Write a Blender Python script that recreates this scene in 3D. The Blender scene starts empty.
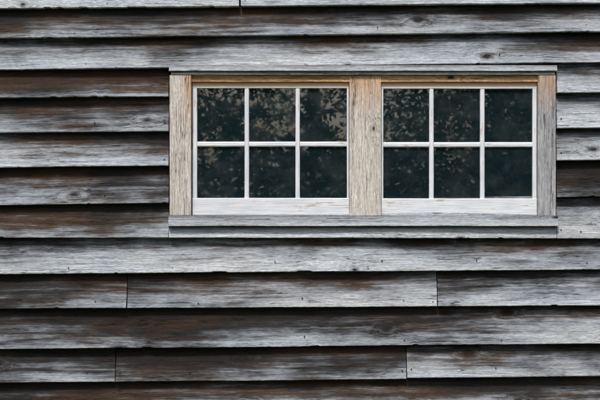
import bpy, math, random
import numpy as np
from mathutils import Vector, noise
random.seed(7); np.random.seed(7)
S=0.0042; ZC=1.6
def X(p): return (p-300)*S
def Z(p): return ZC+(200-p)*S
def n1(a,b=0.0,c=0.0): return noise.noise(Vector((a,b,c)))
scene=bpy.context.scene
scene.view_settings.view_transform='Standard'; scene.view_settings.look='None'
scene.view_settings.exposure=0

def empty(name):
    e=bpy.data.objects.new(name,None); scene.collection.objects.link(e); return e
house=empty("wooden_house")

# ---------------- node helper
class NT:
    def __init__(s,name):
        s.m=bpy.data.materials.new(name); s.m.use_nodes=True
        s.t=s.m.node_tree; s.t.nodes.clear()
        s.out=s.t.nodes.new('ShaderNodeOutputMaterial')
        s.b=s.t.nodes.new('ShaderNodeBsdfPrincipled')
        s.t.links.new(s.b.outputs[0],s.out.inputs[0])
    def put(s,sock,v):
        if v is None: return
        if hasattr(v,'is_linked') or hasattr(v,'links'): s.t.links.new(v,sock)
        else: sock.default_value=v
    def attr(s,n,vec=False):
        a=s.t.nodes.new('ShaderNodeAttribute'); a.attribute_name=n
        return a.outputs['Vector'] if vec else a.outputs['Fac']
    def math(s,op,a,b=None,c=None,clamp=False):
        n=s.t.nodes.new('ShaderNodeMath'); n.operation=op; n.use_clamp=clamp
        s.put(n.inputs[0],a); s.put(n.inputs[1],b); s.put(n.inputs[2],c); return n.outputs[0]
    def sep(s,v):
        n=s.t.nodes.new('ShaderNodeSeparateXYZ'); s.put(n.inputs[0],v); return n.outputs
    def comb(s,x,y,z):
        n=s.t.nodes.new('ShaderNodeCombineXYZ')
        for i,v in enumerate((x,y,z)): s.put(n.inputs[i],v)
        return n.outputs[0]
    def noise(s,vec,scale=1,detail=3,rough=0.55,dist=0):
        n=s.t.nodes.new('ShaderNodeTexNoise'); s.put(n.inputs['Vector'],vec)
        n.inputs['Scale'].default_value=scale; n.inputs['Detail'].default_value=detail
        n.inputs['Roughness'].default_value=rough; n.inputs['Distortion'].default_value=dist
        return n.outputs['Fac']
    def mr(s,v,a,b,c=0.0,d=1.0,smooth=False):
        n=s.t.nodes.new('ShaderNodeMapRange'); s.put(n.inputs[0],v)
        if smooth: n.interpolation_type='SMOOTHSTEP'
        for i,k in enumerate((a,b,c,d)): s.put(n.inputs[1+i],k)
        return n.outputs[0]
    def ramp(s,v,stops):
        n=s.t.nodes.new('ShaderNodeValToRGB'); s.put(n.inputs[0],v); r=n.color_ramp
        while len(r.elements)<len(stops): r.elements.new(0.5)
        for e,(p,c) in zip(r.elements,stops): e.position=p; e.color=(*c,1)
        return n.outputs[0]
    def mix(s,f,a,b,mode='MIX'):
        n=s.t.nodes.new('ShaderNodeMix'); n.data_type='RGBA'; n.blend_type=mode
        s.put(n.inputs[0],f)
        for k,v in ((6,a),(7,b)):
            if isinstance(v,tuple): v=(*v,1)
            s.put(n.inputs[k],v)
        return n.outputs[2]
    def bump(s,h,st,dist):
        n=s.t.nodes.new('ShaderNodeBump'); n.inputs['Strength'].default_value=st
        n.inputs['Distance'].default_value=dist; s.put(n.inputs['Height'],h); return n.outputs[0]

def weathered(name,stops,gain=1.0,warmcol=(0.62,0.33,0.15),brown=0.0,nz=1.0,gc0=0.5):
    N=NT(name)
    gc=N.sep(N.attr('gc',True)); x,a,sd=gc[0],gc[1],gc[2]
    v=N.attr('v'); ext=N.attr('ext'); warm=N.attr('warm')
    kv=N.comb(N.math('MULTIPLY_ADD',x,2.5,N.math('MULTIPLY',sd,5.13)),N.math('MULTIPLY_ADD',a,5.0,N.math('MULTIPLY',sd,3.37)),0.0)
    vo=N.t.nodes.new('ShaderNodeTexVoronoi'); vo.voronoi_dimensions='2D'; N.put(vo.inputs['Vector'],kv); vo.inputs['Scale'].default_value=1
    d=vo.outputs['Distance']; cc=N.sep(vo.outputs['Color']); pres=N.mr(cc[0],0.5,0.52)
    ks=N.mr(cc[1],0.0,1.0,0.5,1.15)
    d2=N.math('DIVIDE',d,ks)
    d2=N.math('ADD',d2,N.math('MULTIPLY',N.math('SUBTRACT',N.noise(N.comb(N.math('MULTIPLY',x,70.0),N.math('MULTIPLY',a,120.0),sd),1,1),0.5),0.03))
    knot=N.math('MULTIPLY',N.mr(d2,0.03,0.045,1.0,0.0,True),pres)
    halo=N.math('MULTIPLY',N.mr(d2,0.03,0.12,1.0,0.0,True),pres)
    sw=N.math('MULTIPLY',N.mr(d,0.0,0.24,1.0,0.0,True),pres)
    seed=N.math('MULTIPLY',sd,11.7)
    aw=N.math('ADD',a,N.math('MULTIPLY',N.math('SUBTRACT',N.noise(N.comb(N.math('MULTIPLY',x,1.6),N.math('MULTIPLY',a,7.0),seed),1,1),0.5),0.03))
    fine=N.noise(N.comb(N.math('MULTIPLY',x,9.0),N.math('MULTIPLY',aw,240.0),N.math('MULTIPLY_ADD',sw,4.0,seed)),1,4,0.78)
    med=N.noise(N.comb(N.math('MULTIPLY',x,2.2),N.math('MULTIPLY',aw,52.0),N.math('MULTIPLY_ADD',sw,2.0,seed)),1,4,0.72)
    blo=N.noise(N.comb(N.math('MULTIPLY',x,2.8),N.math('MULTIPLY',a,8.0),seed),1,4,0.65)
    br=N.noise(N.comb(N.math('MULTIPLY',x,1.6),N.math('MULTIPLY',a,11.0),N.math('ADD',seed,31.0)),1,3,0.6)
    speck=N.noise(N.comb(N.math('MULTIPLY',x,55.0),N.math('MULTIPLY',aw,330.0),seed),1,2,0.6)
    crn=N.noise(N.comb(N.math('MULTIPLY',x,2.6),N.math('MULTIPLY',aw,75.0),N.math('MULTIPLY_ADD',sw,3.0,N.math('ADD',seed,4.4))),1,3,0.6)
    crack=N.mr(N.math('ABSOLUTE',N.math('SUBTRACT',crn,0.40)),0.0,0.014,1.0,0.0,True)
    crack=N.math('MULTIPLY',crack,N.mr(blo,0.42,0.56,0.2,1.0,True))
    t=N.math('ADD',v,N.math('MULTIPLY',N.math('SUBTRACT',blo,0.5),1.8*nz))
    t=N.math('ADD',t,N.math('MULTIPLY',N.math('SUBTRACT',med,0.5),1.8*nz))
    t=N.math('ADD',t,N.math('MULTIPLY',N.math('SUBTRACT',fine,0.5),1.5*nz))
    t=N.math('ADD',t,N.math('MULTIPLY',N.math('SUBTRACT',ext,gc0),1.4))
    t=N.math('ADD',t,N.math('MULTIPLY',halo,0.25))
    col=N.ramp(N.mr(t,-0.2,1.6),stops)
    if brown:
        col=N.mix(N.mr(br,0.42,0.62,0.0,0.45,True),col,(1.06,0.98,0.88),'MULTIPLY')
        bm=N.math('MULTIPLY',N.mr(t,0.4,0.85,0,1,True),N.mr(br,0.46,0.64,0,1,True))
        bcol=N.mix(N.mr(t,0.4,1.1),(0.15,0.086,0.048),(0.052,0.027,0.015))
        col=N.mix(N.math('MULTIPLY',bm,brown),col,bcol)
    wc=N.mix(N.mr(med,0.3,0.65),tuple(c*0.62 for c in warmcol),warmcol)
    col=N.mix(warm,col,wc)
    g=N.math('MULTIPLY',N.mr(fine,0.34,0.66,0.48*gain,1.35*gain),N.mr(speck,0.3,0.7,0.7,1.2))
    g=N.math('MULTIPLY',g,N.mr(med,0.3,0.7,0.82,1.12))
    g=N.math('MULTIPLY',g,N.math('SUBTRACT',1.0,N.math('MULTIPLY',crack,0.88)))
    g=N.math('MULTIPLY',g,N.math('SUBTRACT',1.0,N.math('MULTIPLY',halo,0.4)))
    gcol=N.comb(g,g,g)
    col=N.mix(1.0,col,gcol,'MULTIPLY')
    col=N.mix(N.math('MULTIPLY',knot,0.92),col,(0.025,0.015,0.01))
    N.put(N.b.inputs['Base Color'],col)
    N.b.inputs['Roughness'].default_value=0.8
    N.b.inputs['Specular IOR Level'].default_value=0.25
    h=N.math('SUBTRACT',N.math('ADD',fine,N.math('MULTIPLY',med,0.7)),N.math('MULTIPLY',crack,0.9))
    h=N.math('ADD',h,N.math('MULTIPLY',speck,0.25))
    N.put(N.b.inputs['Normal'],N.bump(h,1.0,0.005))
    return N.m
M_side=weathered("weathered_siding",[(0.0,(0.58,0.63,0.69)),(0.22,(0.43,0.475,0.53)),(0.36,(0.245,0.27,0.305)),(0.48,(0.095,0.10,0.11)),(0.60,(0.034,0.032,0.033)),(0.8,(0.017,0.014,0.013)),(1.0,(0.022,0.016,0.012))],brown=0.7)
M_trim=weathered("weathered_trim",[(0.0,(0.82,0.77,0.71)),(0.35,(0.70,0.65,0.59)),(0.6,(0.47,0.42,0.36)),(0.8,(0.2,0.16,0.13)),(1.0,(0.06,0.045,0.035))],nz=0.55,gc0=0.65,warmcol=(0.82,0.45,0.22))
M_grey=weathered("grey_trim",[(0.0,(0.54,0.58,0.62)),(0.35,(0.41,0.44,0.48)),(0.6,(0.20,0.21,0.22)),(0.85,(0.06,0.055,0.05)),(1.0,(0.04,0.03,0.025))],nz=0.7,warmcol=(0.70,0.42,0.23))

def paint():
    N=NT("old_white_paint"); gc=N.sep(N.attr('gc',True)); x,a,sd=gc
    fine=N.noise(N.comb(N.math('MULTIPLY',x,7.0),N.math('MULTIPLY',a,260.0),N.math('MULTIPLY',sd,9.0)),1,4,0.65)
    blo=N.noise(N.comb(N.math('MULTIPLY',x,9.0),N.math('MULTIPLY',a,30.0),sd),1,5,0.65)
    chip=N.mr(N.math('ADD',blo,N.math('MULTIPLY',fine,0.6)),0.92,0.98,0.0,1.0,True)
    col=N.mix(N.mr(blo,0.3,0.7),(0.58,0.63,0.70),(0.78,0.79,0.80))
    col=N.mix(N.math('MULTIPLY',N.mr(fine,0.48,0.66),0.4),col,(0.36,0.37,0.38))
    col=N.mix(N.math('MULTIPLY',chip,0.7),col,(0.32,0.28,0.24))
    warm=N.attr('warm'); col=N.mix(warm,col,(0.74,0.42,0.2))
    N.put(N.b.inputs['Base Color'],col); N.b.inputs['Roughness'].default_value=0.6
    N.b.inputs['Specular IOR Level'].default_value=0.3
    N.put(N.b.inputs['Normal'],N.bump(fine,0.6,0.002)); return N.m
M_paint=paint()

def glass():
    N=NT("old_window_glass")
    tc=N.t.nodes.new('ShaderNodeTexCoord').outputs['Object']
    s=N.sep(tc)
    p=N.comb(s[0],s[2],N.attr('ext'))
    wav=N.noise(p,4,1,0.4)
    dirt=N.noise(p,9,6,0.7,0.3)
    r=N.t.nodes.new('ShaderNodeVectorRotate'); r.rotation_type='Z_AXIS'; N.put(r.inputs['Vector'],p)
    N.put(r.inputs['Angle'],N.math('MULTIPLY',N.attr('ext'),1.7))
    q=N.sep(r.outputs[0])
    scr=N.noise(N.comb(N.math('MULTIPLY',q[0],260.0),N.math('MULTIPLY',q[1],8.0),q[2]),1,2,0.5,1.5)
    spots=N.noise(p,160,3,0.6)
    da=N.math('MULTIPLY',N.mr(dirt,0.45,0.75),0.05)
    da=N.math('ADD',da,N.math('MULTIPLY',N.mr(scr,0.69,0.77),0.08))
    da=N.math('ADD',da,N.math('MULTIPLY',N.mr(spots,0.66,0.76),0.2))
    N.put(N.b.inputs['Base Color'],N.mix(da,(0.006,0.015,0.019),(0.5,0.52,0.5)))
    N.put(N.b.inputs['Roughness'],N.mr(dirt,0.3,0.7,0.006,0.026))
    N.b.inputs['IOR'].default_value=2.9
    N.put(N.b.inputs['Normal'],N.bump(wav,0.08,0.004))
    return N.m
M_glass=glass()

def simple(name,c1,c2,scale,rough=0.9,bump=0.3,bd=0.01):
    N=NT(name); tc=N.t.nodes.new('ShaderNodeTexCoord').outputs['Object']
    f=N.noise(tc,scale,5,0.6)
    N.put(N.b.inputs['Base Color'],N.mix(N.mr(f,0.3,0.7),c1,c2)); N.b.inputs['Roughness'].default_value=rough
    if bump: N.put(N.b.inputs['Normal'],N.bump(f,bump,bd))
    return N.m
M_nail=simple("rusty_nail",(0.03,0.02,0.018),(0.08,0.04,0.025),200,0.7)
M_dark=simple("sheathing",(0.02,0.016,0.012),(0.05,0.04,0.03),8)
M_stone=simple("foundation_stone",(0.15,0.14,0.13),(0.33,0.31,0.29),6,0.9,0.8,0.03)
M_roof=simple("roof_shingle",(0.04,0.04,0.04),(0.10,0.095,0.09),20)
M_ground=simple("grass_ground",(0.03,0.05,0.015),(0.09,0.10,0.04),3,1.0,0.6,0.05)
M_bark=simple("bark",(0.05,0.04,0.03),(0.14,0.11,0.09),14,0.95,0.9,0.03)
M_leaf=simple("leaf",(0.04,0.06,0.03),(0.11,0.11,0.05),1.5,0.5,0.0)

def mk(name,verts,faces,attrs,mat,parent=house,smooth=False):
    me=bpy.data.meshes.new(name); me.from_pydata(verts,[],faces)
    for k,vals in attrs.items():
        if k=='gc':
            at=me.attributes.new(k,'FLOAT_VECTOR','POINT'); at.data.foreach_set('vector',np.array(vals,dtype=np.float32).ravel())
        else:
            at=me.attributes.new(k,'FLOAT','POINT'); at.data.foreach_set('value',np.array(vals,dtype=np.float32))
    me.materials.append(mat)
    if smooth: me.polygons.foreach_set('use_smooth',[True]*len(me.polygons))
    me.update()
    o=bpy.data.objects.new(name,me); scene.collection.objects.link(o); o.parent=parent; return o

def loft(name,cols,attrs,mat,parent=house,closed=False):
    nc=len(cols); npf=len(cols[0]); verts=[p for c in cols for p in c]; faces=[]
    rng=npf if closed else npf-1
    for i in range(nc-1):
        for j in range(rng):
            k=(j+1)%npf
            faces.append((i*npf+j,(i+1)*npf+j,(i+1)*npf+k,i*npf+k))
    faces.append(tuple(range(npf))); faces.append(tuple((nc-1)*npf+j for j in reversed(range(npf))))
    return mk(name,verts,faces,attrs,mat,parent)

seedc=[0]
def interp(tab,x):
    return float(np.interp(x,[a for a,b in tab],[b for a,b in tab]))
def siding(x0,x1,topf,botf,ext,lift=0.0):
    seedc[0]+=1; sd=seedc[0]*0.731
    xs=[]; p=x0
    while p<x1-0.01:
        xs.append(p); p+= 1.6 if -20<p<620 else 14
    xs.append(x1)
    if len(xs)>2 and xs[-1]-xs[-2]<1: xs.pop(-2)
    cols=[];V=[];E=[];W=[];G=[]
    NR=9
    for p in xs:
        x=X(p)
        zb=Z(botf(p)); zt=Z(topf(p))
        edge=min(p-x0,x1-p)
        zb+=0.0015*n1(x*2.5,sd)+0.0007*n1(x*14,sd)+0.0008*n1(x*70,sd)
        c=n1(x*22,sd+40)
        if c>0.5: zb+=min(0.003,(c-0.5)*0.04)
        lf=lift+0.009*max(0,n1(x*1.3,sd+9)+0.35)+0.0012*n1(x*6,sd+3)
        col=[]; 
        yf0=-0.046-lf
        def add(y,z,v):
            xx=x
            if edge<0.01: xx+=0.0015*n1(z*50,sd,p)
            col.append((xx,y,z)); V.append(v); E.append(interp(ext,p)); W.append(0.0); G.append((x+sd*3.1,z-zb,sd))
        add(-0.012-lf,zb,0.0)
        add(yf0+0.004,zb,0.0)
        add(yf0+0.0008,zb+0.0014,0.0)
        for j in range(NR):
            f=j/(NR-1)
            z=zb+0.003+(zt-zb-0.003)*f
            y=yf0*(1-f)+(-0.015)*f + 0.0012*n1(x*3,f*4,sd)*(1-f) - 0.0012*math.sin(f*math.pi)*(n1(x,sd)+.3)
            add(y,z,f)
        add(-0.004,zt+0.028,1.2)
        cols.append(col)
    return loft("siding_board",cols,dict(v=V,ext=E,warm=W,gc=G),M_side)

L,R=-1070,1670
def line(l,r): return lambda p:l+(r-l)*min(1.3,max(-0.3,p/600.0))
rows=[]
def randext(): return [(0,random.uniform(.35,.7)),(300,random.uniform(.35,.7)),(600,random.uniform(.35,.7))]
ups=[(-26,-32),(-61,-67),(-96,-101),(-131,-135),(-166,-170),(-201,-204),(-236,-238),(-270,-272)]
for l,r in reversed(ups): rows.append((l,r,[(L,R,randext())]))
rows+= [
 (9,4,[(L,239,[(0,.2),(240,.3)]),(241,R,[(240,.5),(600,.5)])]),
 (38.5,32,[(L,R,[(0,.78),(60,.68),(160,.78),(300,.62),(450,.68),(600,.62)])]),
 (70,62.5,[(L,R,[(0,.3),(90,.5),(200,.55),(340,.45),(400,.28),(520,.48),(600,.6)])]),
 (98,92.5,[(L,168.7,[(0,.95),(100,.88),(170,.8)]),(556.6,R,[(556,.35),(600,.5)])]),
 (133,127.5,[(L,168.7,[(0,.7),(80,.7),(170,.6)]),(556.6,R,[(556,.35),(600,.3)])]),
 (168,160.5,[(L,168.7,[(0,.48),(60,.45),(120,.4),(170,.55)]),(556.6,R,[(556,.45),(600,.35)])]),
 (205,196,[(L,168.7,[(0,.62),(60,.62),(170,.78)]),(556.6,R,[(556,.8),(600,.85)])]),
 (238,239,[(L,168.7,[(0,.88),(90,.8),(170,.6)]),(169.3,556,[(169,.3),(556,.2)]),(556.6,R,[(556,.4),(600,.35)])]),
 (274,269.5,[(L,R,[(0,.45),(60,.27),(200,.33),(330,.25),(450,.45),(600,.5)])]),
 (308.5,305,[(L,126.6,[(0,.9),(60,.8),(127,.65)]),(127.6,436.6,[(127,.68),(250,.5),(436,.45)]),(437.6,R,[(437,.55),(520,.45),(600,.42)])]),
 (349,343.5,[(L,R,[(0,.65),(80,.8),(150,.9),(260,.65),(380,.8),(470,.65),(600,.4)])]),
 (382,376.5,[(L,115,[(0,.7),(115,.7)]),(116,406,[(116,.9),(250,.82),(406,.72)]),(407,R,[(407,.5),(600,.65)])]),
 (417,411,[(L,R,[(0,.8),(120,.7),(300,.55),(450,.7),(600,.6)])]),
 (452,447,[(L,R,randext())]),(487,483,[(L,R,randext())]),(518,518,[(L,R,randext())])]
nails=[]
prev=(-300,-301)
for l,r,segs in rows:
    bf=line(l,r); tf=line(*prev)
    nx=random.uniform(0,40)
    for k,(a,b,e) in enumerate(segs):
        off=random.uniform(-0.7,0.7) if len(segs)>1 else 0
        is_apron=(a==169.3)
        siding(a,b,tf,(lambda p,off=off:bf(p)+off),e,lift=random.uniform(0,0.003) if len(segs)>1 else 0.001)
        if not is_apron:
            ps=[a+4,b-4]+[q for q in np.arange(-1050+nx,1660,102.0) if a+25<q<b-25]
            for p in ps:
                p=p+random.uniform(-6,6) if (p!=a+4 and p!=b-4) else p
                if random.random()<.75: nails.append((p,bf(p)-random.uniform(4,11)))
    prev=(l,r)
verts=[];faces=[]
for p,py in nails:
    x,z=X(p),Z(py); b0=len(verts); r=random.uniform(.0022,.0032)
    for k in range(8):
        a=k*math.pi/4; verts.append((x+r*math.cos(a),-0.030,z+r*math.sin(a)))
    for k in range(8):
        a=k*math.pi/4; verts.append((x+r*math.cos(a),-0.0485,z+r*math.sin(a)))
    faces.append(tuple(b0+8+k for k in range(8)))
    for k in range(8): faces.append((b0+k,b0+(k+1)%8,b0+8+(k+1)%8,b0+8+k))
mk("siding_nails",verts,faces,{},M_nail)

def plank(name,x0,x1,z0,z1,yf,yb,mat,along='x',ext=0.4,warm=0.0,r=0.002,wob=0.0008,parent=house,slope=0.0,seg=0.02):
    seedc[0]+=1; sd=seedc[0]*0.731
    if along=='x': l0,l1,c0,c1=x0,x1,z0,z1
    else: l0,l1,c0,c1=z0,z1,x0,x1
    n=max(2,int((l1-l0)/seg)+1); NF=7; cols=[];V=[];E=[];Wm=[];G=[]
    for i in range(n+1):
        l=l0+(l1-l0)*i/n
        d0=wob*(n1(l*4,sd)+0.6*n1(l*30,sd)); d1=wob*(n1(l*4,sd+5)+0.6*n1(l*30,sd+5))
        a0,a1=c0+d0,c1+d1
        prof=[(a0,yb),(a0,yf+r),(a0+.3*r,yf+.3*r)]+[(a0+r+(a1-a0-2*r)*j/(NF-1),yf+slope*j/(NF-1)+wob*0.5*n1(l*5,j*.7,sd)) for j in range(NF)]+[(a1-.3*r,yf+.3*r+slope),(a1,yf+r+slope),(a1,yb)]
        col=[]
        for c,y in prof:
            px=(l,y,c) if along=='x' else (c,y,l)
            col.append(px); V.append((c-a0)/(a1-a0) if along=='x' else 0.35)
            E.append(ext(px[0],px[2]) if callable(ext) else ext)
            Wm.append(warm(px[0],px[2]) if callable(warm) else warm)
            G.append((l+sd*2.3,c-a0+(y-yf),sd))
        cols.append(col)
    return loft(name,cols,dict(v=V,ext=E,warm=Wm,gc=G),mat,parent,closed=True)

win=bpy.data.objects.new("double_window",None); scene.collection.objects.link(win); win.parent=house
def P(name,a,b,t,bo,yf,yb,mat,**k): return plank(name,X(a),X(b),Z(bo),Z(t),yf,yb,mat,parent=win,**k)
topwarm=lambda x,z: 0.85*max(0.0,min(1.0,(z-Z(125))/(Z(76)-Z(125))))**1.6+0.03
P("casing_left",170,191.5,75.5,215,-0.054,0.0,M_trim,along='z',ext=0.55,warm=lambda x,z:0.02+0.8*max(0,min(1,(x-X(179))/(X(191)-X(179))))*max(0,min(1,(z-Z(140))/(Z(80)-Z(140)))))
P("casing_right",537.5,555,75.5,216,-0.054,0.0,M_grey,along='z',ext=0.35,warm=lambda x,z:0.1+0.6*max(0,min(1,(z-Z(115))/(Z(78)-Z(115)))))
P("mullion_post",349.5,381,75.5,215.5,-0.044,0.0,M_trim,along='z',ext=0.45,warm=topwarm)
P("head_jamb",191.5,349.5,75,82,-0.042,0.0,M_trim,ext=0.1,warm=0.97)
P("head_jamb",381,537.5,75,82,-0.042,0.0,M_trim,ext=0.1,warm=0.92)
P("drip_cap",169.5,556,65.5,71.5,-0.066,0.0,M_grey,ext=0.35,slope=0.010)
P("drip_cap_fillet",171.5,554,71.5,75.0,-0.057,0.0,M_grey,ext=0.6,warm=0.1)
P("sill",169,557,215.3,226,-0.070,0.0,M_grey,ext=0.3,slope=0.014)
P("sill_fillet",171,555,226,229.0,-0.048,0.0,M_grey,ext=0.8)
def sash(x0,x1,cols_,rows_,bot):
    s=bpy.data.objects.new("window_sash",None); scene.collection.objects.link(s); s.parent=win
    def Q(name,a,b,t,bo,yf,yb,mat=M_paint,**k): return plank(name,X(a),X(b),Z(bo),Z(t),yf,yb,mat,parent=s,wob=0.0006,**k)
    Q("top_rail",x0,x1,82,rows_[0][0],-0.028,-0.005,warm=lambda x,z:0.85*max(0,min(1,(z-Z(88))/(Z(84)-Z(88)))),r=0.0025)
    Q("bottom_rail",x0,x1,rows_[1][1],bot,-0.030,-0.005,r=0.003)
    Q("stile_left",x0,cols_[0][0],rows_[0][0],rows_[1][1],-0.028,-0.005,along='z',r=0.003)
    Q("stile_right",cols_[2][1],x1,rows_[0][0],rows_[1][1],-0.028,-0.005,along='z',r=0.003)
    for i in (0,1):
        Q("muntin_vertical",cols_[i][1],cols_[i+1][0],rows_[0][0],rows_[1][1],-0.0265,-0.005,along='z',r=0.005)
    for i in range(3):
        Q("muntin_horizontal",cols_[i][0],cols_[i][1],rows_[0][1],rows_[1][0],-0.025,-0.005,r=0.005)
    for ci,(a,b) in enumerate(cols_):
        for ri,(t,bo) in enumerate(rows_):
            tx,tz=random.uniform(-.001,.001),random.uniform(-.001,.001)
            y=-0.014
            v=[(X(a-1),y-tx-tz,Z(bo+1)),(X(b+1),y+tx-tz,Z(bo+1)),(X(b+1),y+tx+tz,Z(t-1)),(X(a-1),y-tx+tz,Z(t-1))]
            sdv=random.uniform(0,20)
            mk("glass_pane",v,[(0,1,2,3)],dict(ext=[sdv]*4),M_glass,s)
sash(192.3,349,[(197,244.5),(249,295.5),(300,347)],[(88,141.5),(146.5,198)],215.3)
sash(381.3,537,[(383.5,429.5),(434,480.5),(485,533)],[(88.5,142),(147,198.5)],215.5)

def box(name,x0,x1,y0,y1,z0,z1,mat,parent=house):
    v=[(x,y,z) for x in (x0,x1) for y in (y0,y1) for z in (z0,z1)]
    f=[(0,1,3,2),(4,6,7,5),(0,4,5,1),(2,3,7,6),(0,2,6,4),(1,5,7,3)]
    return mk(name,v,f,{},mat,parent)
HX0,HX1,HD=X(L),X(R),6.0
ZT=Z(-300); 
box("wall_sheathing",HX0,HX1,0.002,HD,0.25,ZT+0.1,M_dark)
box("foundation",HX0+.02,HX1-.02,0.0,HD-.02,-0.2,0.25,M_stone)
for xx,sg in ((HX0,-1),(HX1,1)):
    plank("corner_board",xx-0.06 if sg<0 else xx+0.002,xx-0.002 if sg<0 else xx+0.06,0.25,ZT+0.1,-0.055,0.09,M_grey,along='z')
    vs=[];fs=[];z=0.26;V=[];E=[];W=[];G=[];k=0
    while z<ZT+1.9:
        w=0.0 if z<ZT+.1 else (z-ZT-.1)/1.9*HD/2
        b0=len(vs)
        for yy in (0.09+w,HD-w):
            vs+= [(xx,yy,z),(xx+sg*0.036,yy,z),(xx+sg*0.015,yy,z+0.165)]
            V+=[0,0,1];E+=[.5]*3;W+=[0]*3;G+=[(yy+k,0,k*.7),(yy+k,0,k*.7),(yy+k,.165,k*.7)]
        fs+=[(b0,b0+1,b0+4,b0+3),(b0+1,b0+2,b0+5,b0+4)]
        z+=0.147;k+=1
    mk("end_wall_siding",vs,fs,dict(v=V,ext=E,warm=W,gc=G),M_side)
e=0.22;ht=ZT+0.12
mk("roof",[(HX0-.3,-e,ht-.1),(HX1+.3,-e,ht-.1),(HX1+.3,HD/2,ht+2.0),(HX0-.3,HD/2,ht+2.0),(HX0-.3,HD+e,ht-.1),(HX1+.3,HD+e,ht-.1),
 (HX0-.3,-e,ht-.16),(HX1+.3,-e,ht-.16),(HX1+.3,HD/2,ht+1.92),(HX0-.3,HD/2,ht+1.92),(HX0-.3,HD+e,ht-.16),(HX1+.3,HD+e,ht-.16)],
 [(0,1,2,3),(3,2,5,4),(6,9,8,7),(9,10,11,8),(0,6,7,1),(4,5,11,10),(0,3,9,6),(3,4,10,9),(1,7,8,2),(2,8,11,5)],{},M_roof)
g=mk("ground",[(-400,-400,0),(400,-400,0),(400,400,0),(-400,400,0)],[(0,1,2,3)],{},M_ground,None)

def tube(verts,faces,pts,rad,n=8):
    b=len(verts)
    for i,(p,r) in enumerate(zip(pts,rad)):
        d=(pts[min(i+1,len(pts)-1)]-pts[max(i-1,0)]).normalized()
        u=d.cross(Vector((0.3,1,0.2))).normalized(); w=d.cross(u)
        for k in range(n):
            a=2*math.pi*k/n; verts.append(tuple(p+u*r*math.cos(a)+w*r*math.sin(a)))
    for i in range(len(pts)-1):
        for k in range(n):
            faces.append((b+i*n+k,b+i*n+(k+1)%n,b+(i+1)*n+(k+1)%n,b+(i+1)*n+k))
def leafmesh(name,P_,leaf,parent=None):
    m=len(P_)
    A=np.random.normal(0,1,(m,3)); A/=np.linalg.norm(A,axis=1)[:,None]
    B=np.cross(A,np.random.normal(0,1,(m,3))); B/=np.linalg.norm(B,axis=1)[:,None]
    s=(leaf*np.random.uniform(.6,1.3,m))[:,None]
    q=np.stack([P_-A*s,P_+B*s*.5,P_+A*s,P_-B*s*.5],axis=1).reshape(-1,3)
    me=bpy.data.meshes.new(name); me.from_pydata(q.tolist(),[],np.arange(4*m).reshape(-1,4).tolist()); me.materials.append(M_leaf)
    o=bpy.data.objects.new(name,me); scene.collection.objects.link(o); o.parent=parent
def tree(x,y,h,cr,nl,low=1.2,leaf=0.05,spread=.24,nb=30):
    t=empty("deciduous_tree")
    v=[];f=[]
    pts=[Vector((x+0.15*n1(k,x),y+0.15*n1(k,y,3),h*0.8*k/6)) for k in range(7)]
    pts[0].z=-0.1
    tube(v,f,pts,[0.2*(1-k/8)*h/8 for k in range(7)],10)
    clumps=[]
    for b in range(nb):
        k=random.uniform(0.14,0.95); z=h*0.8*k; a=random.uniform(0,6.28)
        ln=cr*(1-0.45*k)*random.uniform(.6,1.05)
        p0=Vector((x,y,z)); d=Vector((math.cos(a),math.sin(a),random.uniform(-.05,.6))).normalized()
        pp=[p0+d*ln*q+Vector((0,0,-0.15*q*q*ln)) for q in (0,.33,.66,1)]
        tube(v,f,pp,[0.05,0.035,0.022,0.008],6)
        for q in (.35,.55,.75,1.0):
            clumps.append(p0+d*ln*q+Vector([random.gauss(0,.22) for _ in range(3)]))
            clumps.append(p0+d*ln*q+Vector([random.gauss(0,.4) for _ in range(3)]))
    mk("trunk_and_limbs",v,f,{},M_bark,t,True)
    C=np.array([tuple(c) for c in clumps]); idx=np.random.randint(0,len(C),nl)
    P_=C[idx]+np.random.normal(0,1,(nl,3))*np.array([spread,spread,spread*.7])
    leafmesh("foliage",P_[P_[:,2]>low],leaf,t)
for (x,y,h,cr,nl) in [(-1.9,-14.5,7,2.6,20000),(2.6,-14.5,6.5,2.8,36000),(0.5,-19,8,2.8,9000),(6,-14,7.5,2.8,12000),(-6,-15,8,3,12000),(9.5,-16,7,3,9000),(-10.5,-16,8,3,9000)]:
    tree(x,y,h,cr,nl)
m=48000
P_=np.stack([np.random.uniform(-14,14,m),np.random.normal(-16.5,.7,m),np.random.beta(1.3,1.1,m)*2.55],1)
P_[:,2]*=1+0.10*np.sin(P_[:,0]*1.7+1)+0.08*np.sin(P_[:,0]*5.1)
leafmesh("hedge",P_,.10)

el,az=math.radians(56),math.radians(-14)
d=Vector((math.sin(az)*math.cos(el),-math.cos(az)*math.cos(el),math.sin(el)))
w=bpy.data.worlds.new("World"); scene.world=w; w.use_nodes=True
nt=w.node_tree; bg=nt.nodes['Background']; sk=nt.nodes.new('ShaderNodeTexSky'); sk.sky_type='NISHITA'; sk.sun_disc=False
sk.sun_elevation=el; sk.sun_rotation=math.atan2(d.x,d.y); sk.dust_density=4; sk.ozone_density=1.5
nt.links.new(sk.outputs[0],bg.inputs[0]); bg.inputs[1].default_value=0.125
ld=bpy.data.lights.new("sun","SUN"); ld.energy=3.5; ld.angle=math.radians(9); ld.color=(1,.96,.91)
lo=bpy.data.objects.new("sun",ld); scene.collection.objects.link(lo); lo.rotation_euler=d.to_track_quat('Z','Y').to_euler()
cd=bpy.data.cameras.new("camera"); cam=bpy.data.objects.new("camera",cd); scene.collection.objects.link(cam)
D=6.0; cam.location=(0,-0.035-D,ZC); cam.rotation_euler=(math.radians(90),0,0)
cd.sensor_width=36; cd.lens=36*D/(600*S); cd.clip_end=1500
scene.camera=cam
